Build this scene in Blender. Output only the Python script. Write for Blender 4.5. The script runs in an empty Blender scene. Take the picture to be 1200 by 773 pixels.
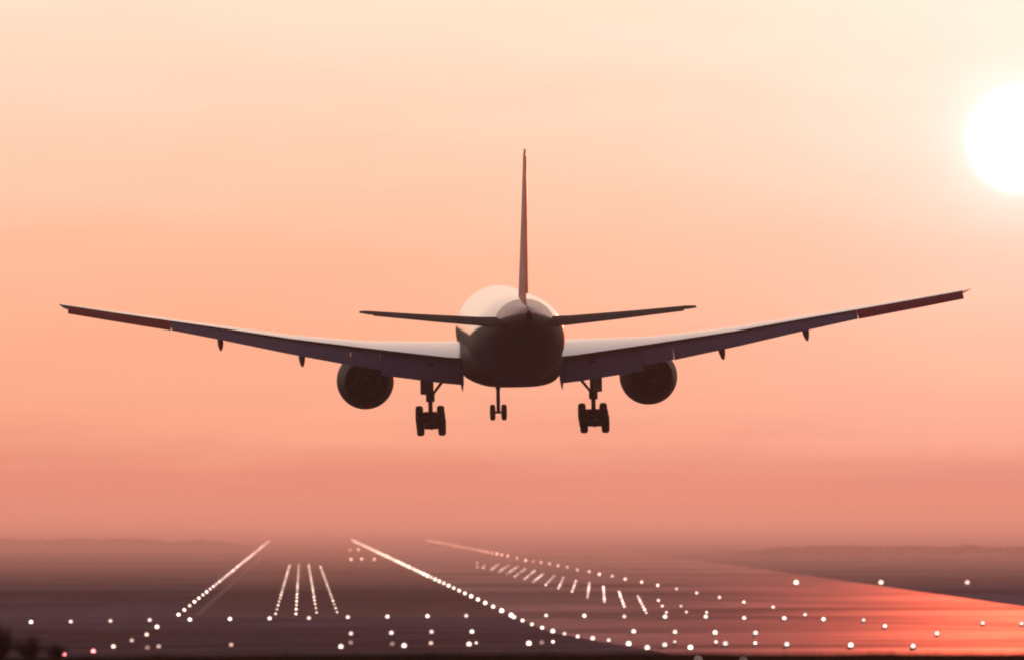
import bpy, math, random
from mathutils import Vector, Matrix, noise as mnoise

rnd = random.Random(7)
R = math.radians
sc = bpy.context.scene
C = sc.collection

# ------------------------------------------------------------------ camera
W0, H0, FPX = 1200.0, 773.0, 10450.0          # telephoto: about 313 mm on full frame
HOR = 602.0                                   # horizon row
CAMZ = 13.0
PITCH = math.atan((HOR - H0 / 2) / FPX)
cam_d = bpy.data.cameras.new('camera')
cam = bpy.data.objects.new('camera', cam_d); C.objects.link(cam)
cam_d.sensor_width = 36.0
cam_d.lens = 36.0 * FPX / W0
cam_d.clip_start = 1.0
cam_d.clip_end = 200000.0
cam.location = (0, 0, CAMZ)
cam.rotation_euler = (R(90) + PITCH, 0, 0)
cam_d.dof.use_dof = True
cam_d.dof.focus_distance = 600.0
cam_d.dof.aperture_fstop = 1.05
sc.camera = cam

# ------------------------------------------------------------------ world, sun, exposure
SUN_EL, SUN_AZ = R(2.40), math.atan((1196 - 600) / FPX)     # azimuth to the right of +Y
sdir = Vector((math.sin(SUN_AZ) * math.cos(SUN_EL), math.cos(SUN_AZ) * math.cos(SUN_EL), math.sin(SUN_EL)))

world = bpy.data.worlds.new('World'); sc.world = world
world.use_nodes = True
nt = world.node_tree; nt.nodes.clear()
class NB:
    def __init__(s, nt): s.nt = nt
    def n(s, t, **k):
        x = s.nt.nodes.new(t)
        for a, b in k.items(): setattr(x, a, b)
        return x
    def set(s, sock, v):
        if isinstance(v, bpy.types.NodeSocket): s.nt.links.new(v, sock)
        elif v is not None: sock.default_value = v
    def m(s, op, a, b=None, c=None, clamp=False):
        x = s.n('ShaderNodeMath', operation=op, use_clamp=clamp)
        s.set(x.inputs[0], a)
        if b is not None: s.set(x.inputs[1], b)
        if c is not None: s.set(x.inputs[2], c)
        return x.outputs[0]
    def v(s, op, a, b=None, out=0):
        x = s.n('ShaderNodeVectorMath', operation=op)
        s.set(x.inputs[0], a)
        if b is not None: s.set(x.inputs[3 if op == 'SCALE' else 1], b)
        return x.outputs[out]
    def mix(s, f, a, b, mode='MIX'):
        x = s.n('ShaderNodeMix', data_type='RGBA', blend_type=mode)
        s.set(x.inputs[0], f); s.set(x.inputs[6], a); s.set(x.inputs[7], b)
        return x.outputs[2]
    def ramp(s, f, stops, interp='LINEAR'):
        x = s.n('ShaderNodeValToRGB'); x.color_ramp.interpolation = interp
        el = x.color_ramp.elements
        while len(el) > 1: el.remove(el[-1])
        el[0].position = stops[0][0]; el[0].color = (*stops[0][1], 1)
        for p, c in stops[1:]:
            e = el.new(p); e.color = (*c, 1)
        s.set(x.inputs[0], f); return x.outputs[0]
    def noise(s, vec, scale, detail=3, rough=.5, dist=0):
        x = s.n('ShaderNodeTexNoise')
        s.set(x.inputs['Vector'], vec); x.inputs['Scale'].default_value = scale
        x.inputs['Detail'].default_value = detail; x.inputs['Roughness'].default_value = rough
        x.inputs['Distortion'].default_value = dist
        return x.outputs[0]
def lin(r, g, b):
    f = lambda c: (c / 255 / 12.92) if c <= 10 else (((c / 255) + .055) / 1.055) ** 2.4
    return (f(r), f(g), f(b))
b = NB(nt)
tc = b.n('ShaderNodeTexCoord')
D = tc.outputs['Generated']
sep = b.n('ShaderNodeSeparateXYZ'); nt.links.new(D, sep.inputs[0])
DX, DY, DZ = sep.outputs
eldeg = b.m('MULTIPLY', b.m('ARCSINE', DZ), 57.2958)
# thin streaks of cloud lying along the horizon, bending the colour bands a little
cv = b.v('MULTIPLY', D, (20.0, 20.0, 120.0))
nz = b.noise(cv, 1.0, 4, .55, .4)
cv2 = b.v('MULTIPLY', D, (9.0, 9.0, 420.0))
nz2 = b.noise(cv2, 1.0, 3, .5, .2)
elw = b.m('ADD', eldeg, b.m('MULTIPLY', b.m('SUBTRACT', nz, .5), .75))
T = lambda e: (max(e, 0) / 90.0) ** .4
t = b.m('POWER', b.m('MAXIMUM', b.m('DIVIDE', elw, 90.0), 0.0), .4)
grad = b.ramp(t, [
    (0.0,     lin(203, 122, 106)),
    (T(.10),  lin(214, 132, 112)),
    (T(.28),  lin(233, 146, 120)),
    (T(.56),  lin(250, 168, 136)),
    (T(1.1),  lin(252, 178, 142)),
    (T(1.7),  lin(254, 189, 156)),
    (T(2.3),  lin(254, 205, 177)),
    (T(3.3),  lin(252, 224, 202)),
    (T(8.0),  lin(248, 218, 200)),
    (T(25.0), lin(238, 214, 205)),
    (T(50.0), lin(165, 160, 185)),
    (1.0,     lin(95, 108, 150)),
])
# away from the sun the evening sky is dim
sh = Vector((sdir.x, sdir.y, 0)).normalized()
a = b.v('DOT_PRODUCT', D, (sh.x, sh.y, 0.0), out=1)
aa = b.m('POWER', b.m('MULTIPLY_ADD', a, .5, .5, clamp=True), 2.8)
aa = b.m('MULTIPLY_ADD', aa, .985, .015)
up = b.m('MULTIPLY', eldeg, 1 / 60.0, clamp=True)

scl = b.v('SCALE', b.v('SCALE', grad, b.m('MULTIPLY_ADD', b.noise(b.v('MULTIPLY', D, (34.0, 34.0, 170.0)), 1.0, 6, .6, .8),   .10, .95)), aa)
scl = b.v('ADD', scl, b.v('SCALE', (.020, .011, .030), b.m('SUBTRACT', 1.0, aa)))      # violet dusk opposite the sun
# streak shading close to the horizon
low = b.m('SUBTRACT', 1.0, b.m('DIVIDE', eldeg, .9), clamp=True)
stk = b.m('MULTIPLY', low, b.m('MULTIPLY', b.m('SUBTRACT', nz2, .42), .6))
scl = b.v('SCALE', scl, b.m('SUBTRACT', 1.0, stk))
# sun disc and its aureole
dist = b.m('MULTIPLY', b.v('LENGTH', b.v('SUBTRACT', D, tuple(sdir)), out=1), 57.2958)
g1 = b.m('POWER', 2.71828, b.m('DIVIDE', dist, -1.25))
g2 = b.m('POWER', 2.71828, b.m('MULTIPLY', b.m('POWER', b.m('DIVIDE', dist, .36), 2.0), -1.0))
g3 = b.m('POWER', 2.71828, b.m('DIVIDE', dist, -9.0))
sky = b.v('ADD', scl, b.v('SCALE', (.20, .26, .31), g1))
sky = b.v('ADD', sky, b.v('SCALE', (.32, .36, .42), g2))
sky = b.v('ADD', sky, b.v('SCALE', (.06, .035, .03), g3))
disc = b.n('ShaderNodeMapRange', interpolation_type='SMOOTHSTEP')
nt.links.new(dist, disc.inputs[0])
disc.inputs[1].default_value = .385; disc.inputs[2].default_value = .17
disc.inputs[3].default_value = 0; disc.inputs[4].default_value = 1
sky = b.v('ADD', sky, b.v('SCALE', (2.4, 2.2, 1.8), disc.outputs[0]))
bg = b.n('ShaderNodeBackground'); nt.links.new(sky, bg.inputs[0]); bg.inputs[1].default_value = 1.0
nish = b.n('ShaderNodeTexSky', sky_type='NISHITA')
nish.sun_disc = False; nish.sun_elevation = SUN_EL; nish.sun_rotation = SUN_AZ
nish.dust_density = 5.0; nish.air_density = 1.6
bg2 = b.n('ShaderNodeBackground'); nt.links.new(nish.outputs[0], bg2.inputs[0]); bg2.inputs[1].default_value = .012
ad = b.n('ShaderNodeAddShader'); nt.links.new(bg.outputs[0], ad.inputs[0]); nt.links.new(bg2.outputs[0], ad.inputs[1])
ow = b.n('ShaderNodeOutputWorld'); nt.links.new(ad.outputs[0], ow.inputs[0])

sun_d = bpy.data.lights.new('sun', 'SUN'); sun = bpy.data.objects.new('sun', sun_d); C.objects.link(sun)
sun_d.energy = 4.8; sun_d.angle = R(.53); sun_d.color = (1.0, .12, .05)
sun.rotation_euler = sdir.to_track_quat('Z', 'Y').to_euler()
sun.location = (60, 600, 200)

sc.view_settings.view_transform = 'Standard'; sc.view_settings.look = 'None'
sc.view_settings.exposure = 0.0; sc.view_settings.gamma = 1.0
sc.view_settings.use_curve_mapping = False
sc.cycles.pixel_filter_type = 'GAUSSIAN'; sc.cycles.filter_width = 2.2
sc.cycles.use_denoising = True
sc.cycles.sample_clamp_indirect = 4.0
sc.cycles.max_bounces = 6; sc.cycles.volume_bounces = 1

# ------------------------------------------------------------------ helpers
def unp(px, py, z=0.0):
    """where the ray of the photo's pixel meets the height z"""
    dx = (px - W0 / 2) / FPX; dz = -(py - H0 / 2) / FPX
    c, s = math.cos(PITCH), math.sin(PITCH)
    v = Vector((dx, c - dz * s, s + dz * c))
    k = (z - CAMZ) / v.z
    return Vector((v.x * k, v.y * k, z))

def mat(name, col, rough=.6, metal=0.0, var=0.0, vscale=1.0, emit=None, estr=0.0, bump=0.0, spec=.5, vec=(1, 1, 1), coat=0.0):
    m = bpy.data.materials.new(name); m.use_nodes = True
    nt = m.node_tree; b = NB(nt); p = nt.nodes['Principled BSDF']
    p.inputs['Base Color'].default_value = (*col, 1)
    p.inputs['Roughness'].default_value = rough
    p.inputs['Metallic'].default_value = metal
    p.inputs['Specular IOR Level'].default_value = spec
    p.inputs['Coat Weight'].default_value = coat
    p.inputs['Coat Roughness'].default_value = .12
    tc = b.n('ShaderNodeTexCoord')
    v = b.v('MULTIPLY', tc.outputs['Object'], vec)
    n = b.noise(v, vscale, 5, .6)
    if var:
        k = b.m('MULTIPLY_ADD', n, 2 * var, 1 - var)
        nt.links.new(b.v('SCALE', (*col,), k), p.inputs['Base Color'])
        nt.links.new(b.m('MULTIPLY_ADD', n, .25, rough - .12, clamp=True), p.inputs['Roughness'])
    if bump:
        bp = b.n('ShaderNodeBump'); bp.inputs['Strength'].default_value = bump
        nt.links.new(n, bp.inputs['Height']); nt.links.new(bp.outputs[0], p.inputs['Normal'])
    if emit:
        p.inputs['Emission Color'].default_value = (*emit, 1); p.inputs['Emission Strength'].default_value = estr
        m.cycles.emission_sampling = 'NONE'
    return m

class MB:
    """collects vertices and faces of ONE part"""
    def __init__(s): s.v = []; s.f = []; s.mi = []
    def add(s, vs, fs, mi=0):
        o = len(s.v); s.v += [tuple(x) for x in vs]
        s.f += [tuple(i + o for i in f) for f in fs]; s.mi += [mi] * len(fs)
    def loft(s, rings, cap0=True, cap1=True, mi=0, closed=True):
        n = len(rings[0]); vs = [p for r in rings for p in r]; fs = []
        for i in range(len(rings) - 1):
            for j in range(n if closed else n - 1):
                k = (j + 1) % n
                fs.append((i * n + j, i * n + k, (i + 1) * n + k, (i + 1) * n + j))
        if cap0: fs.append(tuple(range(n))[::-1])
        if cap1: fs.append(tuple((len(rings) - 1) * n + j for j in range(n)))
        s.add(vs, fs, mi)
    def lathe(s, prof, axis, n=32, mi=0, cap0=True, cap1=True, c=(0, 0, 0)):
        """prof = [(position on axis, radius)]; axis 'x','y','z'"""
        rings = []
        for p, r in prof:
            ring = []
            for k in range(n):
                a = 2 * math.pi * k / n; u, w = r * math.cos(a), r * math.sin(a)
                q = {'x': (p, u, w), 'y': (u, p, w), 'z': (u, w, p)}[axis]
                ring.append((q[0] + c[0], q[1] + c[1], q[2] + c[2]))
            rings.append(ring)
        s.loft(rings, cap0, cap1, mi)
    def tube(s, a, b_, r0, r1=None, n=12, mi=0):
        a, b_ = Vector(a), Vector(b_); r1 = r0 if r1 is None else r1
        d = (b_ - a).normalized(); q = d.to_track_quat('Z', 'Y')
        rings = [[p + q @ Vector((r * math.cos(2 * math.pi * k / n), r * math.sin(2 * math.pi * k / n), 0)) for k in range(n)] for p, r in ((a, r0), (b_, r1))]
        s.loft(rings, mi=mi)
    def box(s, c, d, mi=0, rot=None):
        c = Vector(c); x, y, z = (i / 2 for i in d); e = min(x, y, z) * .25
        # box with chamfered long edges
        pts = [(-x + e, -z), (x - e, -z), (x, -z + e), (x, z - e), (x - e, z), (-x + e, z), (-x, z - e), (-x, -z + e)]
        rings = []
        for yy, k in ((-y, .92), (-y + e, 1), (y - e, 1), (y, .92)):
            r = [Vector((p * k, yy, q * k)) for p, q in pts]
            if rot: r = [rot @ p for p in r]
            rings.append([c + p for p in r])
        s.loft(rings, mi=mi)
    def build(s, name, mats, parent=None, loc=None, angle=35):
        me = bpy.data.meshes.new(name); me.from_pydata(s.v, [], s.f); me.update()
        for m in (mats if isinstance(mats, (list, tuple)) else [mats]): me.materials.append(m)
        for p, k in zip(me.polygons, s.mi): p.material_index = k; p.use_smooth = True
        import bmesh
        bm = bmesh.new(); bm.from_mesh(me); bmesh.ops.recalc_face_normals(bm, faces=bm.faces); bm.to_mesh(me); bm.free()
        me.set_sharp_from_angle(angle=R(angle))
        o = bpy.data.objects.new(name, me); C.objects.link(o)
        if parent: o.parent = parent
        if loc is not None: o.location = loc
        return o

def tag(o, label=None, cat=None, group=None, kind=None):
    if label: o['label'] = label
    if cat: o['category'] = cat
    if group: o['group'] = group
    if kind: o['kind'] = kind
    return o

# ------------------------------------------------------------------ ground
def sheet(name, corners, z, m, nx=1, ny=1):
    me = bpy.data.meshes.new(name)
    me.from_pydata([(x, y, z) for x, y in corners], [], [tuple(range(len(corners)))])
    me.materials.append(m); o = bpy.data.objects.new(name, me); C.objects.link(o)
    o['kind'] = 'structure'; return o

def ground_mat(name, c1, c2, r1, r2, s1, s2, wet=.0, wscale=.004, vec=(1, 1, 1)):
    """diffuse ground with a share of glossy (damp) surface"""
    m = bpy.data.materials.new(name); m.use_nodes = True
    nt = m.node_tree; nt.nodes.clear(); b = NB(nt)
    tc = b.n('ShaderNodeTexCoord'); v = b.v('MULTIPLY', tc.outputs['Object'], vec)
    n1 = b.noise(v, s1, 5, .6, .5); n2 = b.noise(v, s2, 6, .65)
    n = b.m('MULTIPLY_ADD', n2, .45, b.m('MULTIPLY', n1, .65))
    n = b.m('MULTIPLY_ADD', b.m('SUBTRACT', n, .55), 3.2, .5, clamp=True)
    d = b.n('ShaderNodeBsdfDiffuse'); nt.links.new(b.mix(n, (*c1, 1), (*c2, 1)), d.inputs[0])
    out = b.n('ShaderNodeOutputMaterial')
    if not wet: nt.links.new(d.outputs[0], out.inputs[0]); return m
    g = b.n('ShaderNodeBsdfGlossy'); g.inputs[0].default_value = (1, 1, 1, 1)
    nt.links.new(b.m('MULTIPLY_ADD', n, r2 - r1, r1), g.inputs['Roughness'])
    w = b.noise(v, wscale, 4, .6, .6)
    w = b.m('MULTIPLY_ADD', b.m('MULTIPLY_ADD', b.m('SUBTRACT', w, .5), 3.6, .55, clamp=True), wet * 1.2, wet * .4)
    mx = b.n('ShaderNodeMixShader'); nt.links.new(w, mx.inputs[0]); nt.links.new(d.outputs[0], mx.inputs[1]); nt.links.new(g.outputs[0], mx.inputs[2])
    nt.links.new(mx.outputs[0], out.inputs[0]); return m
M_field = ground_mat('dry_field', (.045, .050, .066), (.19, .205, .28), .9, .95, .006, .05, .0)
M_runway = ground_mat('runway_asphalt', (.06, .052, .062), (.12, .105, .122), .5, .6, .012, .12, .03, .004)
M_apron = ground_mat('wet_taxiway', (.05, .046, .060), (.10, .092, .12), .52, .60, .010, .06, .115, .010)
M_line = mat('white_line_paint', (.30, .30, .34), .95, spec=0.0, var=.4, vscale=.05)
M_road = ground_mat('service_road', (.10, .075, .075), (.14, .11, .105), .5, .6, .05, .4, .03)

sheet('ground', [(-30000, -1500), (30000, -1500), (30000, 60000), (-30000, 60000)], 0, M_field)
# runway between the two long light rows, its heading a little left of the camera's
La, Lb = unp(217, 719.7), unp(317, 634)
Ra, Rb = unp(597, 721.8), unp(411, 632)
def along(p, q, y): k = (y - p.y) / (q.y - p.y); return (p.x + (q.x - p.x) * k, y)
sheet('runway', [along(La, Lb, 1135), along(Ra, Rb, 1135), along(Ra, Rb, 4700), along(La, Lb, 4700)], .004, M_runway)
# wet taxiway to its right
Ea, Eb = unp(1200, 710), unp(880, 664.5)
Fa, Fb = unp(606, 721.8), unp(414, 632)
sheet('taxiway', [tuple(unp(606, 723).xy), tuple(unp(640, 739).xy), tuple(unp(700, 751).xy), tuple(unp(770, 763).xy), tuple(unp(900, 800).xy), along(Ea, Eb, 700), along(Ea, Eb, 3600), along(Fa, Fb, 3600)], .004, M_apron)
# service road running across in front of the threshold
sheet('road', [(-400, 1108), (36, 1131), (36, 1140), (-400, 1117)], .006, M_road)
# painted runway edge line
def stripe(name, pa, pb, y0, y1, w):
    x0, x1 = along(pa, pb, y0)[0], along(pa, pb, y1)[0]
    o = sheet(name, [(x0, y0), (x0 + w, y0), (x1 + w, y1), (x1, y1)], .008, M_line); return o
stripe('runway_edge_marking', unp(228, 719), unp(320, 640), 1150, 2600, .9)

# far woods along the edges of the airfield
M_wood = mat('wood_foliage', (.045, .040, .040), .95, var=.4, vscale=.2, spec=0.0)
def wood(pxa, pxb, D, hmin, hmax, n, label):
    mb = MB(); xa, xb = (pxa - 600) / FPX * D, (pxb - 600) / FPX * D
    for i in range(n):
        u = rnd.random(); x = xa + (xb - xa) * u; y = D + rnd.uniform(-30, 30) + 60 * math.sin(u * 5)
        top = hmin + (hmax - hmin) * (.5 + .5 * mnoise.noise(Vector((x * .05, D, 0)))) + .8 * mnoise.noise(Vector((x * .22, D, 3)))
        top *= min(1, u * 8, (1 - u) * 8) * .9 + .1
        z = rnd.random() ** .7 * max(.4, top); q = rnd.uniform(.35, .8)
        d = Vector((rnd.uniform(-1, 1), rnd.uniform(-1, 1), rnd.uniform(-1, 1))).normalized(); e = d.orthogonal().normalized(); f = d.cross(e)
        p = Vector((x, y, z)); mb.add([p + e * q, p + f * q, p - e * q, p - f * q], [(0, 1, 2, 3)])
    tag(mb.build('far_wood', M_wood), label, 'wood', kind='stuff')
wood(-160, 300, 3500, 1.0, 4.6, 7000, 'low dark wood fading into the mist left of the runway')
wood(860, 1400, 2850, .8, 3.6, 7000, 'low wood fading into the mist right of the taxiway')

# grass bank the photographer stands on: its crest is the dark strip along the bottom
def bank_h(x, y):
    crest_py = 769.5 - 4.5 * max(0, min(1, (x + 14) / 12.0))      # a little lower at the left
    line = CAMZ - (crest_py - HOR) / FPX * 235.0
    if y < 235: h = line + (235 - y) * .0085
    else: h = line * max(0, 1 - ((y - 235) / 70.0)) ** 1.0
    h -= max(0, abs(x) - 90) ** 1.5 * .006
    h += .035 * mnoise.noise(Vector((x * .7, y * .15, 0))) + .02 * mnoise.noise(Vector((x * 2.5, y * .6, 5)))
    return max(h, -.25)
mb = MB()
xs = [-260 + i * 10 for i in range(22)] + [-45 + i * .75 for i in range(121)] + [50 + i * 10 for i in range(22)]
ys = [-120 + 20 * i for i in range(13)] + [125 + 5 * i for i in range(17)] + [210 + 2.5 * i for i in range(11)] + [240 + 6 * i for i in range(14)]
ys = sorted(set(ys))
g = [(x, y, bank_h(x, y)) for y in ys for x in xs]
nx = len(xs)
mb.add(g, [(j * nx + i, j * nx + i + 1, (j + 1) * nx + i + 1, (j + 1) * nx + i) for j in range(len(ys) - 1) for i in range(nx - 1)])
M_bank = ground_mat('bank_soil', (.018, .010, .006), (.04, .024, .014), .95, 1.0, .3, 3.0)
bank = mb.build('embankment', M_bank, angle=60); bank['kind'] = 'structure'
M_blade = mat('dry_grass', (.035, .022, .012), .9, var=.4, vscale=.8, spec=.1)
mb = MB()
for i in range(9000):
    x = rnd.uniform(-30, 30); y = rnd.uniform(222, 240); z = bank_h(x, y) - .02
    h = rnd.uniform(.03, .12) * (1.6 if rnd.random() < .04 else 1); w = rnd.uniform(.008, .02); a = rnd.uniform(0, 3.14)
    dx, dy = w * math.cos(a), w * math.sin(a); lx, ly = rnd.uniform(-.5, .5) * h, rnd.uniform(-.4, .4) * h
    mb.add([(x - dx, y - dy, z), (x + dx, y + dy, z), (x + lx, y + ly, z + h)], [(0, 1, 2)])
tag(mb.build('bank_grass', M_blade), 'short dark dry grass growing along the crest of the near bank', 'grass', kind='stuff')

# shrubs on the bank, lower left
M_leaf = mat('shrub_leaf', (.035, .022, .018), .8, var=.5, vscale=6, spec=.2)
M_twig = mat('shrub_twig', (.03, .018, .012), .9, var=.3, vscale=8)
def shrub(px, y, height, width, n, label):
    x = (px - 600) / FPX * y
    r = bpy.data.objects.new('shrub', None); C.objects.link(r); r.location = (x, y, bank_h(x, y) - .03)
    tag(r, label, 'shrub', 'shrubs on the near bank')
    tw = MB(); lf = MB()
    for i in range(n):
        a = rnd.uniform(0, 6.28); lean = rnd.uniform(.0, 1) ** .7 * width * .5
        h = height * rnd.uniform(.55, 1.0) * (1 - .45 * (lean / (width * .5)) ** 2)
        top = Vector((math.cos(a) * lean, math.sin(a) * lean, h)); base = Vector((math.cos(a) * .05, math.sin(a) * .05, 0))
        mid = base.lerp(top, .5) + Vector((0, 0, .08 * h))
        tw.tube(base, mid, .012, .008, 5); tw.tube(mid, top, .008, .003, 5)
        for k in range(34):
            s = rnd.uniform(.2, .8); p = (base.lerp(mid, s * 2) if s < .5 else mid.lerp(top, s * 2 - 1))
            p = p + Vector((rnd.gauss(0, .05), rnd.gauss(0, .05), rnd.gauss(0, .035)))
            d = Vector((rnd.uniform(-1, 1), rnd.uniform(-1, 1), rnd.uniform(-.3, 1))).normalized()
            e = d.orthogonal().normalized(); e.rotate(Matrix.Rotation(rnd.uniform(0, 6.28), 3, d)); L = rnd.uniform(.025, .05)
            lf.add([p, p + d * L * .5 + e * L * .25, p + d * L, p + d * L * .5 - e * L * .25], [(0, 1, 2, 3)])
    tw.build('branches', M_twig, r); lf.build('foliage', M_leaf, r)
shrub(0, 233.5, 1.1, 1.3, 80, 'tallest dark shrub at the far left end of the near bank')
shrub(36, 233.5, .78, 1.1, 60, 'low dark shrub between the tallest shrub and the smallest one')
shrub(68, 234, .50, .8, 40, 'smallest dark shrub beside the red light at lower left')

# ------------------------------------------------------------------ airfield lights
M_case = mat('light_housing', (.30, .22, .19), .7)
def lamp_mat(name, c, s):
    m = mat(name, (.8, .7, .6), .4, emit=c, estr=s); nt = m.node_tree; b = NB(nt)
    oi = b.n('ShaderNodeObjectInfo')                                # every lamp burns a little differently
    ge = b.n('ShaderNodeNewGeometry')                               # the beam points down the approach path
    beam = b.m('POWER', b.m('MAXIMUM', b.v('DOT_PRODUCT', ge.outputs['Normal'], (0.0, -1.0, 0.0), out=1), 0.0), 2.5)
    nt.links.new(b.m('MULTIPLY', beam, b.m('MULTIPLY_ADD', b.m('POWER', oi.outputs['Random'], 1.5), 1.9 * s, .8 * s)), nt.nodes['Principled BSDF'].inputs['Emission Strength'])
    return m
M_cream = lamp_mat('lamp_cream', (1.0, .78, .60), 4.5)
M_white = lamp_mat('lamp_white', (1.0, .78, .68), 1.9)
M_blush = lamp_mat('lamp_blush', (1.0, .68, .58), 5.0)
M_warm = lamp_mat('lamp_warm', (1.0, .66, .55), 2.8)
M_pink = lamp_mat('lamp_pink', (1.0, .48, .38), 5.0)
M_dim = lamp_mat('lamp_dim', (1.0, .62, .50), .55)
M_redl = lamp_mat('lamp_red', (1.0, .22, .22), 4.5)
LZ = .26
def lamp_mesh(r, m):
    """a low housing ring with a domed lens"""
    mb = MB(); z = max(LZ, r * .6)
    mb.lathe([(0, r * 1.02), (.05, r * 1.0), (.09, r * .8)], 'z', 14)
    pr = [(z + r * math.sin(t_), r * math.cos(t_)) for t_ in [R(-34 + 124 * k / 9) for k in range(10)]]
    pr[-1] = (z + r, r * .03)
    mb.lathe(pr, 'z', 16, mi=1)
    o = mb.build('tmp', [M_case, m]); me = o.data; bpy.data.objects.remove(o); return me
MESH = {}
def ordinal(i):
    w = ['first', 'second', 'third', 'fourth', 'fifth', 'sixth', 'seventh', 'eighth', 'ninth', 'tenth', 'eleventh', 'twelfth',
         'thirteenth', 'fourteenth', 'fifteenth', 'sixteenth', 'seventeenth', 'eighteenth', 'nineteenth', 'twentieth',
         'twenty-first', 'twenty-second', 'twenty-third', 'twenty-fourth', 'twenty-fifth', 'twenty-sixth']
    return w[i]
def lamp(name, px, py, r, m, label, cat, group, ground=None):
    key = (round(r, 3), m.name)
    if key not in MESH: MESH[key] = lamp_mesh(r, m); MESH[key].name = name
    p = unp(px, py, LZ) if ground is None else ground
    o = bpy.data.objects.new(name, MESH[key]); C.objects.link(o)
    o.location = (p.x, p.y, p.z - LZ); return tag(o, label, cat, group)

# upper crossbar: evenly spaced bright lamps across the whole picture
rowA = [(36.4, 728.3), (83, 727.8), (129.5, 727), (175.5, 726), (222.5, 725.4), (269.5, 724.7), (316, 724), (362, 723.6), (407.7, 722.6), (454, 722), (501, 721.4), (546.4, 721),
        (640, 720.7), (684.8, 721), (731.6, 721.8), (779.4, 722), (827, 722), (872, 723.6), (919, 723.8), (965, 725), (1012, 726), (1151.6, 729.4), (1197, 730)]
for i, (x, y) in enumerate(rowA):
    lamp('approach_light', x, y, .28, M_white, 'white approach light, %s from the left in the long top crossbar' % ordinal(i), 'approach light', 'lights of the long top crossbar')
rowB = [(411.3, 741.8), (458.7, 741), (505.7, 739.8), (553, 739.6), (742.6, 739.3), (791, 740), (838, 740.6), (885.4, 741)]
for i, (x, y) in enumerate(rowB):
    lamp('approach_light', x, y, .29, M_white, 'white approach light, %s from the left in the short middle crossbar' % ordinal(i), 'approach light', 'lights of the short middle crossbar')
rowC = [(399.5, 757.1), (473.6, 756), (549.7, 754.2), (619.8, 753.3), (779, 755), (809, 758.2), (850, 753.5), (922, 754.3), (997, 755.3), (1070, 756.4)]
for i, (x, y) in enumerate(rowC):
    lamp('approach_light', x, y, .31, M_white, 'large white approach light, %s from the left in the nearest crossbar' % ordinal(i), 'approach light', 'lights of the nearest crossbar')
rowC2 = [(558, 752.8), (648, 751.4), (790.8, 751.4), (839, 751.6), (885, 753)]
for i, (x, y) in enumerate(rowC2):
    lamp('approach_light', x, y, .2, M_white, 'small white light just above the nearest crossbar, %s from the left' % ordinal(i), 'approach light', 'small lights above the nearest crossbar')
rowD = [(411, 752.5), (459.7, 754), (505, 753), (634.8, 752.4), (1037, 733), (1098, 741.6), (172.7, 758.5), (186, 757), (271, 755)]
for i, (x, y) in enumerate(rowD):
    lamp('ground_light', x, y, .27, M_warm if 1000 < x < 1110 else M_dim, 'dim pinkish ground lamp, %s from the left among the faint ones' % ordinal(sorted(q[0] for q in rowD).index(x)), 'ground light', 'faint lamps between the crossbars')
# near end of the right-hand edge row, curving away to the right
curve = [(602.3, 722.5), (612.4, 726.5), (623.4, 731), (635.3, 735), (647.8, 739), (661.5, 742), (677, 745.2), (694.6, 747.3), (713.3, 749.6), (736.7, 753.7), (758.5, 758.3)]
for i, (x, y) in enumerate(curve):
    lamp('runway_edge_light', x, y, .31 if i in (0, 4, 7, 9, 10) else .25, M_white, 'bright white light, %s in the curve bending right from the long row' % ordinal(i), 'runway light', 'lights of the near curve')
# long rows: spaced evenly along the ground
def row(name, p0, p1, n, r, m, label, cat, group, numbered=10, power=1.0, r1=None):
    a, c = unp(*p0, LZ), unp(*p1, LZ)
    for i in range(n):
        k = (i / (n - 1)) ** power; p = a.lerp(c, k)
        lb = (label % (ordinal(i) + ' from the near end')) if i < numbered else (label % 'in its far merged part')
        rr = round((r + ((r1 or r) - r) * k) * 20) / 20 if r1 else r
        lamp(name, 0, 0, rr, m, lb, cat, group, ground=p)
row('runway_edge_light', (209.3, 719.7), (315, 633.8), 56, .22, M_blush, 'light of left long diagonal row, %s', 'runway light', 'left long diagonal row of lights')
row('runway_edge_light', (599, 720.2), (412.5, 632.4), 64, .30, M_cream, 'bright light of middle diagonal row, %s', 'runway light', 'middle long diagonal row of lights', r1=.46)
far = [(943.4, 719.6), (906, 710.8), (871.6, 705), (843, 699.4), (816.4, 694.2), (792.8, 689.4), (770.8, 685.2), (752, 681.5), (732.5, 678), (717.5, 674.5), (702.3, 672.3), (690.3, 669.3), (676.6, 667.3), (664.7, 664), (654, 662.2), (644, 659.8), (634, 658.5), (625, 657.4), (616, 656), (606, 653.5), (595, 650.8)]
for i, (x, y) in enumerate(far):
    lamp('runway_edge_light', x, y, .24 if i < 8 else .3, M_warm, 'pinkish light of the right long diagonal row, %s from the near end' % ordinal(i), 'runway light', 'right long diagonal row of lights')
row('runway_edge_light', (588, 649.6), (500.5, 632.6), 24, .34, M_pink, 'pink light at the far tip of the right row, %s', 'runway light', 'far tip of the right row of lights', numbered=0)
# four short lines of closely set lamps between the long rows
for name_, p0, p1 in (('leftmost', (323, 718.6), (339.3, 662.3)), ('second', (346.8, 718.6), (350.2, 661.2)), ('third', (371, 717), (361.8, 661.2)), ('rightmost', (395, 716.6), (375.6, 663.3))):
    row('touchdown_light', p0, p1, 21, .17, M_warm, 'small light in the ' + name_ + ' of four short lines, %s', 'runway light', 'lights of the ' + name_ + ' of four short lines', numbered=6)
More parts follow.
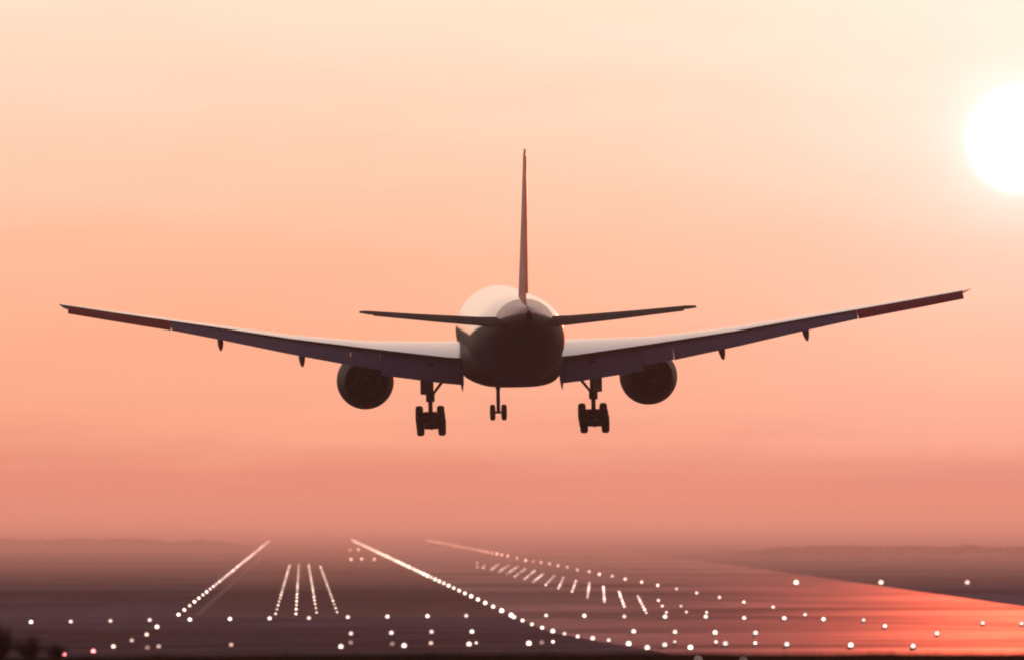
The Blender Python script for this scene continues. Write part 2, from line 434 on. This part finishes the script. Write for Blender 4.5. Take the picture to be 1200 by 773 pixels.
# short slanted bars
bars = [((559.3, 659.3), (559.3, 663.8)), ((568, 661.3), (566.5, 664.5)), ((584, 661), (575.8, 666.6)), ((596, 661.6), (585, 669.3)), ((606, 663.8), (594.5, 671.5)), ((614.8, 666.6), (603.3, 674.8)), ((626.2, 668.4), (615.2, 677.6)),
        ((636.3, 672), (625.3, 680.9)), ((649.5, 674), (639.6, 684.6)), ((660, 676.7), (654.6, 688.6)), ((674.8, 680.3), (670.5, 692.3)), ((690.7, 682.7), (688.5, 699)),
        ((707.2, 687.3), (708.3, 704.5)), ((725.5, 693.2), (731.6, 710)), ((747.5, 698.3), (757.3, 717.4)), ((771.6, 703), (781, 717)), ((798, 709.6), (804.4, 716.6)), ((826.5, 716), (829.5, 718))]
for i, (p0, p1) in enumerate(bars):
    a, c = unp(*p0, LZ), unp(*p1, LZ)
    n = 2 if i in (0, 1, 16) else 1 if i == 17 else 3 if i in (15,) else 7 if i in (11, 12, 13, 14) else 5
    for k in range(n):
        p = a.lerp(c, k / (n - 1) if n > 1 else .5)
        lamp('taxiway_light', 0, 0, .19, M_warm, 'small warm light in the %s slanted bar from the left' % ordinal(i), 'taxiway light', 'lights of the %s slanted bar' % ordinal(i), ground=p)
# trail of dimmer lamps at lower left, ending in two red ones
left = [(184, 734, M_warm), (172, 743, M_warm), (154.5, 750, M_dim), (133, 757, M_warm), (172.7, 764, M_dim)]
for i, (x, y, m) in enumerate(left[:4]):
    lamp('ground_light', x, y, .27, m, 'dim light at lower left, %s down from the long top crossbar' % ordinal(i), 'ground light', 'dim lights trailing down at lower left')
lamp('obstruction_light', 109.4, 762.5, .28, M_redl, 'red light at lower left, the upper right one of two', 'red light', 'red lights at lower left')
lamp('obstruction_light', 75, 766.6, .28, M_redl, 'red light at lower left, the lower one beside the shrubs', 'red light', 'red lights at lower left')
# three lamps beyond the wet taxiway
for i, (x, nm) in enumerate(((933, 'leftmost'), (1032.4, 'middle'), (1133.5, 'rightmost'))):
    lamp('ground_light', x, 682.3, .50, M_warm, 'pale pink light beyond the glowing taxiway, %s of three' % nm, 'ground light', 'three lights beyond the taxiway')
# cluster just under the far end of the middle row
for i, (x, y) in enumerate(((410, 644), (420, 643.6), (411.4, 654.9), (424, 654.6), (438.5, 655))):
    lamp('ground_light', x, y, .42, M_pink, 'faint pink light of the cluster under the middle row, %s' % (('upper left', 'upper right', 'lower left', 'lower middle', 'lower right')[i]), 'ground light', 'cluster under the far end of the middle row')
# two small lamps on the near bank at the bottom edge
for i, x in enumerate((818, 871)):
    yy = 205.0; xx = (x - 600) / FPX * yy; zz = CAMZ - (772.5 - HOR) / FPX * yy
    key = ('bank', i)
    me = MESH.setdefault('bank', None) or lamp_mesh(.028, M_warm); MESH['bank'] = me
    o = bpy.data.objects.new('ground_light', me); C.objects.link(o); o.location = (xx, yy, bank_h(xx, yy) - .20)
    tag(o, 'tiny lamp on the dark near bank at the bottom edge, %s of two' % ('left', 'right')[i], 'ground light', 'tiny lamps on the near bank')

# ------------------------------------------------------------------ airliner
M_paint = None
def fuselage_mat():
    m = bpy.data.materials.new('airliner_paint'); m.use_nodes = True
    nt = m.node_tree; b = NB(nt); p = nt.nodes['Principled BSDF']
    tc = b.n('ShaderNodeTexCoord'); s = b.n('ShaderNodeSeparateXYZ'); nt.links.new(tc.outputs['Object'], s.inputs[0])
    X, Y, Z = s.outputs
    # dark belly colour under a pale top: the boundary follows the upsweep of the tail
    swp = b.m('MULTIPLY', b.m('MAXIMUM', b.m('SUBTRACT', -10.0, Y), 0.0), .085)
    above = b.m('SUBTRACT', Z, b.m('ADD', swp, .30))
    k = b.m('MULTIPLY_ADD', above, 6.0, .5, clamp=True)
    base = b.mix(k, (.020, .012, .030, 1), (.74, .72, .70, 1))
    # red tail band
    tl = b.m('MULTIPLY', b.m('SUBTRACT', -23.5, Y), 2.0, clamp=True)
    base = b.mix(b.m('MULTIPLY', tl, k), base, (.55, .12, .13, 1))
    # windows
    wy = b.m('ABSOLUTE', b.m('SUBTRACT', b.m('FRACT', b.m('DIVIDE', Y, .533)), .5))
    wz = b.m('ABSOLUTE', b.m('SUBTRACT', Z, .95))
    win = b.m('MULTIPLY', b.m('LESS_THAN', wy, .24), b.m('LESS_THAN', wz, .17))
    win = b.m('MULTIPLY', win, b.m('MULTIPLY', b.m('LESS_THAN', Y, 25.0), b.m('GREATER_THAN', Y, -20.0)))
    base = b.mix(win, base, (.02, .02, .025, 1))
    # skin joints and grime
    fr = b.m('ABSOLUTE', b.m('SUBTRACT', b.m('FRACT', b.m('DIVIDE', Y, 3.2)), .5))
    jt = b.m('LESS_THAN', fr, .004)
    dirt = b.noise(b.v('MULTIPLY', tc.outputs['Object'], (1.2, .25, 1.2)), 1.4, 5, .6)
    base = b.v('SCALE', base, b.m('SUBTRACT', b.m('MULTIPLY_ADD', dirt, .3, .84), b.m('MULTIPLY', jt, .3)))
    nt.links.new(base, p.inputs['Base Color'])
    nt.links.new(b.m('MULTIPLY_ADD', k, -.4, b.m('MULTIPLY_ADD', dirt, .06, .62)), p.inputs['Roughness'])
    nt.links.new(b.m('MULTIPLY', b.m('SUBTRACT', 1.0, tl), k), p.inputs['Coat Weight']); p.inputs['Coat Roughness'].default_value = .08
    return m
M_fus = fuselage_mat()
M_wing = mat('wing_grey', (.85, .82, .80), .20, var=.08, vscale=.7, vec=(.3, 1, 1), coat=1.0)
M_flap = mat('flap_grey', (.24, .175, .24), .65, var=.18, vscale=.9, vec=(.25, 1, 1))
M_ail = mat('aileron_red', (.52, .022, .016), .7, var=.15, vscale=.8)
M_fin = mat('fin_red', (.90, .13, .11), .42, var=.3, vscale=.5)
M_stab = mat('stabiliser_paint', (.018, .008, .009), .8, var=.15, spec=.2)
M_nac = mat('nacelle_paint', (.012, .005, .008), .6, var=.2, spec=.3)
M_hot = mat('exhaust_metal', (.010, .005, .005), .8, metal=.0, spec=.2, var=.25, vscale=2)
M_dark = mat('intake_dark', (.012, .008, .008), .9)
M_tyre = mat('tyre_rubber', (.014, .008, .008), .85, var=.2, vscale=6)
M_hub = mat('wheel_hub', (.10, .07, .06), .5, metal=.4)
M_gear = mat('gear_steel', (.075, .035, .028), .5, metal=.3, var=.2, vscale=4)

plane = bpy.data.objects.new('airliner', None); C.objects.link(plane)
YAW, PITCHA, ROLL = R(2.15), R(2.35), R(-1.0)
plane.rotation_mode = 'QUATERNION'
Rm = Matrix.Rotation(YAW, 3, 'Z') @ Matrix.Rotation(PITCHA, 3, 'X') @ Matrix.Rotation(ROLL, 3, 'Y')
plane.rotation_quaternion = Rm.to_quaternion()
plane.location = ((598.7 - 600) / FPX * 600, 600, CAMZ + (HOR - 394) / FPX * 600 + .05)
tag(plane, 'twin engine airliner seen from behind, wheels and flaps down, landing against the sunset', 'airplane')

# fuselage: (y, centre z, half width, half height)
st = [(32, -.9, .02, .02), (31.7, -.88, .45, .42), (31.0, -.8, 1.0, .95), (30, -.66, 1.5, 1.45), (28.5, -.45, 2.05, 1.98), (26.5, -.22, 2.52, 2.5), (24, -.06, 2.88, 2.88), (21, 0, 3.07, 3.08), (18, 0, 3.1, 3.1),
      (10, 0, 3.1, 3.1), (0, 0, 3.1, 3.1), (-9, 0, 3.1, 3.1), (-12, .02, 3.08, 3.06), (-15, .14, 3.0, 2.92), (-18, .36, 2.8, 2.66), (-21, .68, 2.45, 2.28), (-24, 1.04, 2.0, 1.83), (-26.5, 1.33, 1.58, 1.42), (-28.5, 1.52, 1.18, 1.1), (-30, 1.64, .8, .88), (-31, 1.7, .45, .72), (-31.5, 1.74, .22, .5)]
def ring(y, cz, a, h, n=48, e=2.0):
    out = []
    for k in range(n):
        t_ = 2 * math.pi * k / n; c_, s_ = math.cos(t_), math.sin(t_)
        out.append((a * abs(c_) ** (2 / e) * (1 if c_ >= 0 else -1), y, cz + h * abs(s_) ** (2 / e) * (1 if s_ >= 0 else -1)))
    return out
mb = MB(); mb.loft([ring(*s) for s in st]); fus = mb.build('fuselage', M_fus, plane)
# apu outlet
mb = MB(); mb.lathe([(-31.3, .17), (-31.75, .15), (-31.76, .10), (-31.5, .09)], 'y', 16, c=(0, 0, 1.82)); mb.build('exhaust_outlet', M_hot, fus)
# belly fairing
mb = MB()
fr = [(16.5, -1.9, 1.6, .8), (15, -1.9, 2.6, 1.2), (12.5, -1.75, 3.15, 1.55), (9, -1.7, 3.32, 1.6), (3, -1.7, 3.36, 1.62), (-3, -1.7, 3.32, 1.58), (-6.5, -1.75, 3.05, 1.55), (-9.5, -1.85, 2.3, 1.15), (-11.5, -1.9, 1.2, .75)]
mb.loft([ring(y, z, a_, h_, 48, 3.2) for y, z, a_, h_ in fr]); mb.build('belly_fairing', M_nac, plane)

def foil(x, le, te, zle, zte, th, n=12):
    """airfoil ring in the y-z plane at span x"""
    up, dn = [], []
    for i in range(n + 1):
        u = .5 - .5 * math.cos(math.pi * i / n)
        t_ = 5 * th * (.2969 * math.sqrt(u) - .126 * u - .3516 * u * u + .2843 * u ** 3 - .1036 * u ** 4)
        cam_ = .02 * 4 * u * (1 - u)
        c_ = le - te; y = le - u * c_; z = zle + (zte - zle) * u
        up.append((x, y, z + (cam_ + t_) * c_)); dn.append((x, y, z + (cam_ - t_) * c_))
    return up + dn[::-1][1:-1]
# x, leading edge y, trailing edge y, z le, z te, thickness ratio
WS = [(2.2, 13.2, .9, -1.32, -1.58, .12), (4.5, 11.4, .4, -1.22, -1.36, .11), (9.7, 7.9, -.5, -.98, -.66, .098), (14.9, 4.3, -2.9, -.36, .12, .088), (19.0, 1.45, -5.2, .33, .86, .082), (23.1, -1.4, -7.4, 1.08, 1.56, .078), (27.0, -4.1, -9.1, 1.80, 2.22, .072), (29.6, -6.3, -10.3, 2.36, 2.68, .065), (29.95, -7.3, -10.6, 2.52, 2.75, .06), (30.2, -9.3, -11.0, 2.76, 2.82, .05)]
def wat(x):
    for p, q in zip(WS, WS[1:]):
        if x <= q[0]: break
    k = (x - p[0]) / (q[0] - p[0]); return [p[i] + (q[i] - p[i]) * k for i in range(6)]
def mir(ring_, s): return [(p[0] * s, p[1], p[2]) for p in ring_]
def flap(x0, x1, ch0, ch1, a0, a1, th=.13, gap=.06, n=4):
    rings = []
    for i in range(n + 1):
        k = i / n; x = x0 + (x1 - x0) * k; w = wat(x); ch = ch0 + (ch1 - ch0) * k; a_ = R(a0 + (a1 - a0) * k)
        le, zl = w[2] + .30 * ch, w[4] - gap + .03
        rings.append(foil(x, le, le - ch * math.cos(a_), zl, zl - ch * math.sin(a_), th, 8))
    return rings
for s in (-1, 1):
    mb = MB(); mb.loft([mir(foil(*w), s) for w in WS]); wing = mb.build('wing', M_wing, plane)
    def fl(name, m, *a, **k):
        mb = MB(); mb.loft([mir(r, s) for r in flap(*a, **k)]); return mb.build(name, m, wing)
    fl('inboard_flap', M_flap, 3.25, 8.82, 3.35, 3.2, 31, 31)
    fl('flaperon', M_flap, 8.85, 10.82, 2.8, 2.65, 28, 27)
    fl('outboard_flap', M_flap, 10.85, 22.8, 2.8, 1.55, 26, 22, n=8)
    fl('aileron', M_ail, 22.85, 29.6, 1.75, 1.55, 20, 18, th=.17, n=5)
    # flap track fairings
    for x, L, drop, wd in ((3.35, 3.6, 2.2, .15), (14.1, 4.2, 1.75, .24), (19.55, 3.6, 1.45, .22)):
        w = wat(x); mb = MB(); rings = []
        y1 = w[2] - (2.0 if x < 5 else 1.05); z1 = w[4] - drop
        for k in range(9):
            u = k / 8; y = y1 + L * (1 - u); r_ = math.sin(math.pi * min(1, max(.0, u)) ** .8) ** .6 if 0 < u < 1 else .06
            z = (w[4] - .52 * (drop if x > 5 else .9)) + (z1 - (w[4] - .52 * (drop if x > 5 else .9))) * max(0, u - .35) / .65
            rings.append([(s * x + wd * r_ * math.cos(q), y, z + .40 * r_ * math.sin(q)) for q in [2 * math.pi * j / 14 for j in range(14)]])
        mb.loft(rings); mb.build('flap_track_fairing', M_gear, wing)
    # engine
    ex, ez = s * 9.66, -3.08
    mb = MB()
    mb.lathe([(4.6, 1.40), (4.55, 1.47), (5.4, 1.66), (7.0, 1.90), (8.8, 1.96), (10.4, 1.88), (11.3, 1.76), (11.6, 1.64), (11.5, 1.54), (10.9, 1.50), (9.6, 1.54), (9.55, .3)], 'y', 56, cap0=False, cap1=True, c=(ex, 0, ez))
    mb.lathe([(4.6, 1.40), (5.6, 1.48), (7.0, 1.5), (7.05, .8)], 'y', 56, mi=1, cap0=False, cap1=False, c=(ex, 0, ez))
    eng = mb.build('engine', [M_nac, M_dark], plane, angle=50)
    mb = MB(); mb.lathe([(7.0, 1.05), (5.4, 1.02), (4.2, .82), (3.3, .66), (3.28, .60), (4.2, .62)], 'y', 40, cap0=False, cap1=True, c=(ex, 0, ez)); mb.build('core_nozzle', M_hot, eng)
    mb = MB(); mb.lathe([(4.2, .40), (3.4, .36), (2.8, .22), (2.4, .03)], 'y', 28, c=(ex, 0, ez)); mb.build('exhaust_cone', M_hot, eng)
    mb = MB(); mb.loft([[(ex - .2, y, z0), (ex + .2, y, z0), (ex + .22, y, z1), (ex - .22, y, z1)] for y, z0, z1 in ((9.6, -1.4, -1.15), (8, -1.7, -1.1), (5.5, -2.1, -1.05), (2.5, -1.9, -1.0), (.6, -1.3, -.95))]); mb.build('pylon', M_nac, eng)
    mb = MB(); mb.lathe([(9.9, .38), (10.5, .24), (10.85, .02)], 'y', 24, c=(ex, 0, ez)); mb.build('spinner', M_hot, eng)
    # fan blades
    mb = MB()
    for k in range(22):
        a_ = 2 * math.pi * k / 22; c_, s_ = math.cos(a_), math.sin(a_)
        P = lambda r_, t_, y: (ex + r_ * c_ - t_ * s_, y, ez + r_ * s_ + t_ * c_)
        mb.add([P(.34, -.05, 10.2), P(.34, .05, 9.9), P(1.5, .16, 9.85), P(1.5, -.14, 10.05)], [(0, 1, 2, 3)])
    mb.build('fan', M_hot, eng)
    # horizontal stabiliser
    HS = [(1.0, -20.2, -28.0, 1.24, 1.22, .085), (3.0, -21.7, -28.6, 1.37, 1.34, .082), (7.0, -24.9, -29.9, 1.80, 1.78, .075), (10.2, -27.6, -31.0, 2.18, 2.17, .07), (10.75, -28.6, -31.2, 2.26, 2.25, .05)]
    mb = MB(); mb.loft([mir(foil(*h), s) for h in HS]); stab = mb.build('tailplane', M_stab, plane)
    EL = [(2.2, -26.4), (9.9, -30.2)]
    mb = MB(); mb.loft([mir(foil(x, le, le - ch, z, z - .05, .13, 8), s) for x, le, ch, z in ((1.9, -27.9, 1.5, 1.24), (5.5, -29.2, 1.3, 1.62), (9.9, -30.75, .85, 2.12))]); mb.build('elevator', M_stab, stab)
    # main landing gear
    gx, gy = s * 5.49, 0.0
    mb = MB()
    mb.tube((gx, gy, -1.75), (gx, gy, -3.9), .24, .22); mb.tube((gx, gy, -3.8), (gx, gy, -4.35), .30, .29); mb.tube((gx, gy, -4.35), (gx, gy, -5.55), .15, .15)
    tilt = R(13.0)
    f0 = Vector((gx, gy + 1.65 * math.cos(tilt), -5.62 + 1.65 * math.sin(tilt))); f1 = Vector((gx, gy - 1.65 * math.cos(tilt), -5.62 - 1.65 * math.sin(tilt)))
    mb.tube(f0, f1, .2, .2); mb.tube((gx, gy - .25, -4.2), (gx, gy - .75, -4.8), .05); mb.tube((gx, gy - .75, -4.8), (gx, gy - .3, -5.4), .05)
    gear = mb.build('main_landing_gear', M_gear, plane)
    mb = MB(); mb.tube((gx - s * .05, gy, -4.0), (gx - s * 1.15, gy + .3, -2.6), .085, .11); mb.build('side_brace', M_gear, gear)
    mb = MB(); mb.tube((gx, gy, -3.7), (gx, gy + 2.2, -2.2), .08, .09); mb.build('drag_brace', M_gear, gear)
    mb = MB(); mb.box((gx + s * .26, gy + .1, -3.2), (.12, 1.6, 1.35), rot=Matrix.Rotation(s * R(-24), 3, 'Z')); mb.build('gear_door', M_gear, gear)
    for j in (-1, 0, 1):
        mb = MB(); c = Vector((gx, gy + j * 1.45 * math.cos(tilt), -5.62 + j * 1.45 * math.sin(tilt)))
        mb.tube(c - Vector((.62, 0, 0)), c + Vector((.62, 0, 0)), .09); mb.box(c + Vector((0, 0, .02)), (.9, .34, .44)); mb.build('axle', M_gear, gear)
        for q in (-1, 1):
            mb = MB(); x0 = q * .72
            mb.lathe([(x0 - .20, .30), (x0 - .24, .36), (x0 - .25, .50), (x0 - .21, .60), (x0 - .12, .645), (x0 + .12, .645), (x0 + .21, .60), (x0 + .25, .50), (x0 + .24, .36), (x0 + .20, .30)], 'x', 32, c=c)
            mb.lathe([(x0 - .21, .29), (x0 - .15, .12), (x0 + .15, .12), (x0 + .21, .29)], 'x', 24, mi=1, c=c)
            mb.build('wheel', [M_tyre, M_hub], gear)
# fin and rudder
FN = [(2.2, -16.6, -27.6, .04), (3.4, -18.3, -27.9, .044), (6.0, -21.0, -28.7, .042), (9.0, -24.0, -29.6, .04), (12.2, -27.2, -30.55, .04), (12.55, -28.0, -30.6, .03)]
def vfoil(z, le, te, th, n=10):
    r = foil(0, le, te, 0, 0, th, n); c_ = le - te
    out = []
    for (x, y, q) in r:
        u = (le - y) / c_; out.append((q - .08 * u * (1 - u) * c_, y, z))
    return out
mb = MB(); mb.loft([vfoil(*f) for f in FN]); fin = mb.build('tail_fin', M_fin, plane)
mb = MB(); mb.loft([vfoil(z, te + .1, te - c_, .12) for z, te, c_ in ((3.3, -27.6, 2.0), (6, -28.5, 1.7), (9, -29.4, 1.35), (12.1, -30.4, .95))]); mb.build('rudder', M_fin, fin)
# nose gear
ny = 26.0
mb = MB(); mb.tube((0, ny, -2.2), (0, ny, -4.3), .19, .17); mb.tube((0, ny, -4.2), (0, ny, -5.9), .13); mb.tube((0, ny, -4.0), (0, ny + 1.2, -2.9), .07); mb.tube((-.5, ny, -5.92), (.5, ny, -5.92), .08)
mb.lathe([(-4.1, .16), (-3.9, .40), (-3.5, .40), (-3.3, .2)], 'z', 16, c=(0, ny, 0))
ng = mb.build('nose_landing_gear', M_gear, plane)
for q in (-1, 1):
    mb = MB(); x0 = q * .40
    mb.lathe([(x0 - .14, .22), (x0 - .19, .30), (x0 - .18, .44), (x0 - .12, .56), (x0 + .12, .56), (x0 + .18, .44), (x0 + .19, .30), (x0 + .14, .22)], 'x', 28, c=(0, ny, -5.92))
    mb.lathe([(x0 - .15, .21), (x0 - .1, .1), (x0 + .1, .1), (x0 + .15, .21)], 'x', 20, mi=1, c=(0, ny, -5.92))
    mb.build('wheel', [M_tyre, M_hub], ng)
    mb = MB(); mb.box((q * .42, ny + .9, -3.25), (.06, 1.9, .8), rot=Matrix.Rotation(R(q * 8), 3, 'Y')); mb.build('gear_door', M_gear, ng)

# ------------------------------------------------------------------ haze
hz = bpy.data.materials.new('evening_haze'); hz.use_nodes = True
n_ = hz.node_tree; n_.nodes.clear()
pv = n_.nodes.new('ShaderNodeVolumePrincipled'); om = n_.nodes.new('ShaderNodeOutputMaterial')
n_.links.new(pv.outputs[0], om.inputs['Volume'])
pv.inputs['Color'].default_value = (.43, .75, .79, 1)
pv.inputs['Density'].default_value = .75e-4
pv.inputs['Anisotropy'].default_value = .45
x0, x1, y0, y1, z0, z1 = -31000, 31000, -1600, 61000, -1.0, 45.0
mb = MB(); mb.add([(x, y, z) for z in (z0, z1) for y in (y0, y1) for x in (x0, x1)], [(0, 2, 3, 1), (4, 5, 7, 6), (0, 1, 5, 4), (2, 6, 7, 3), (0, 4, 6, 2), (1, 3, 7, 5)])
tag(mb.build('haze', hz), 'pinkish evening haze lying over the whole airfield', 'haze', kind='stuff')

# a low bank of mist over the far half of the airfield
mz = hz.copy(); mz.name = 'ground_mist'
[n for n in mz.node_tree.nodes if n.type == 'PRINCIPLED_VOLUME'][0].inputs['Density'].default_value = 4.4e-4
x0, x1, y0, y1, z0, z1 = -30500, 30500, 1500, 60500, -.8, 24.0
mb = MB(); mb.add([(x, y, z) for z in (z0, z1) for y in (y0, y1) for x in (x0, x1)], [(0, 2, 3, 1), (4, 5, 7, 6), (0, 1, 5, 4), (2, 6, 7, 3), (0, 4, 6, 2), (1, 3, 7, 5)])
tag(mb.build('mist', mz), 'low dusty pink mist hiding the far end of the runway', 'mist', kind='stuff')
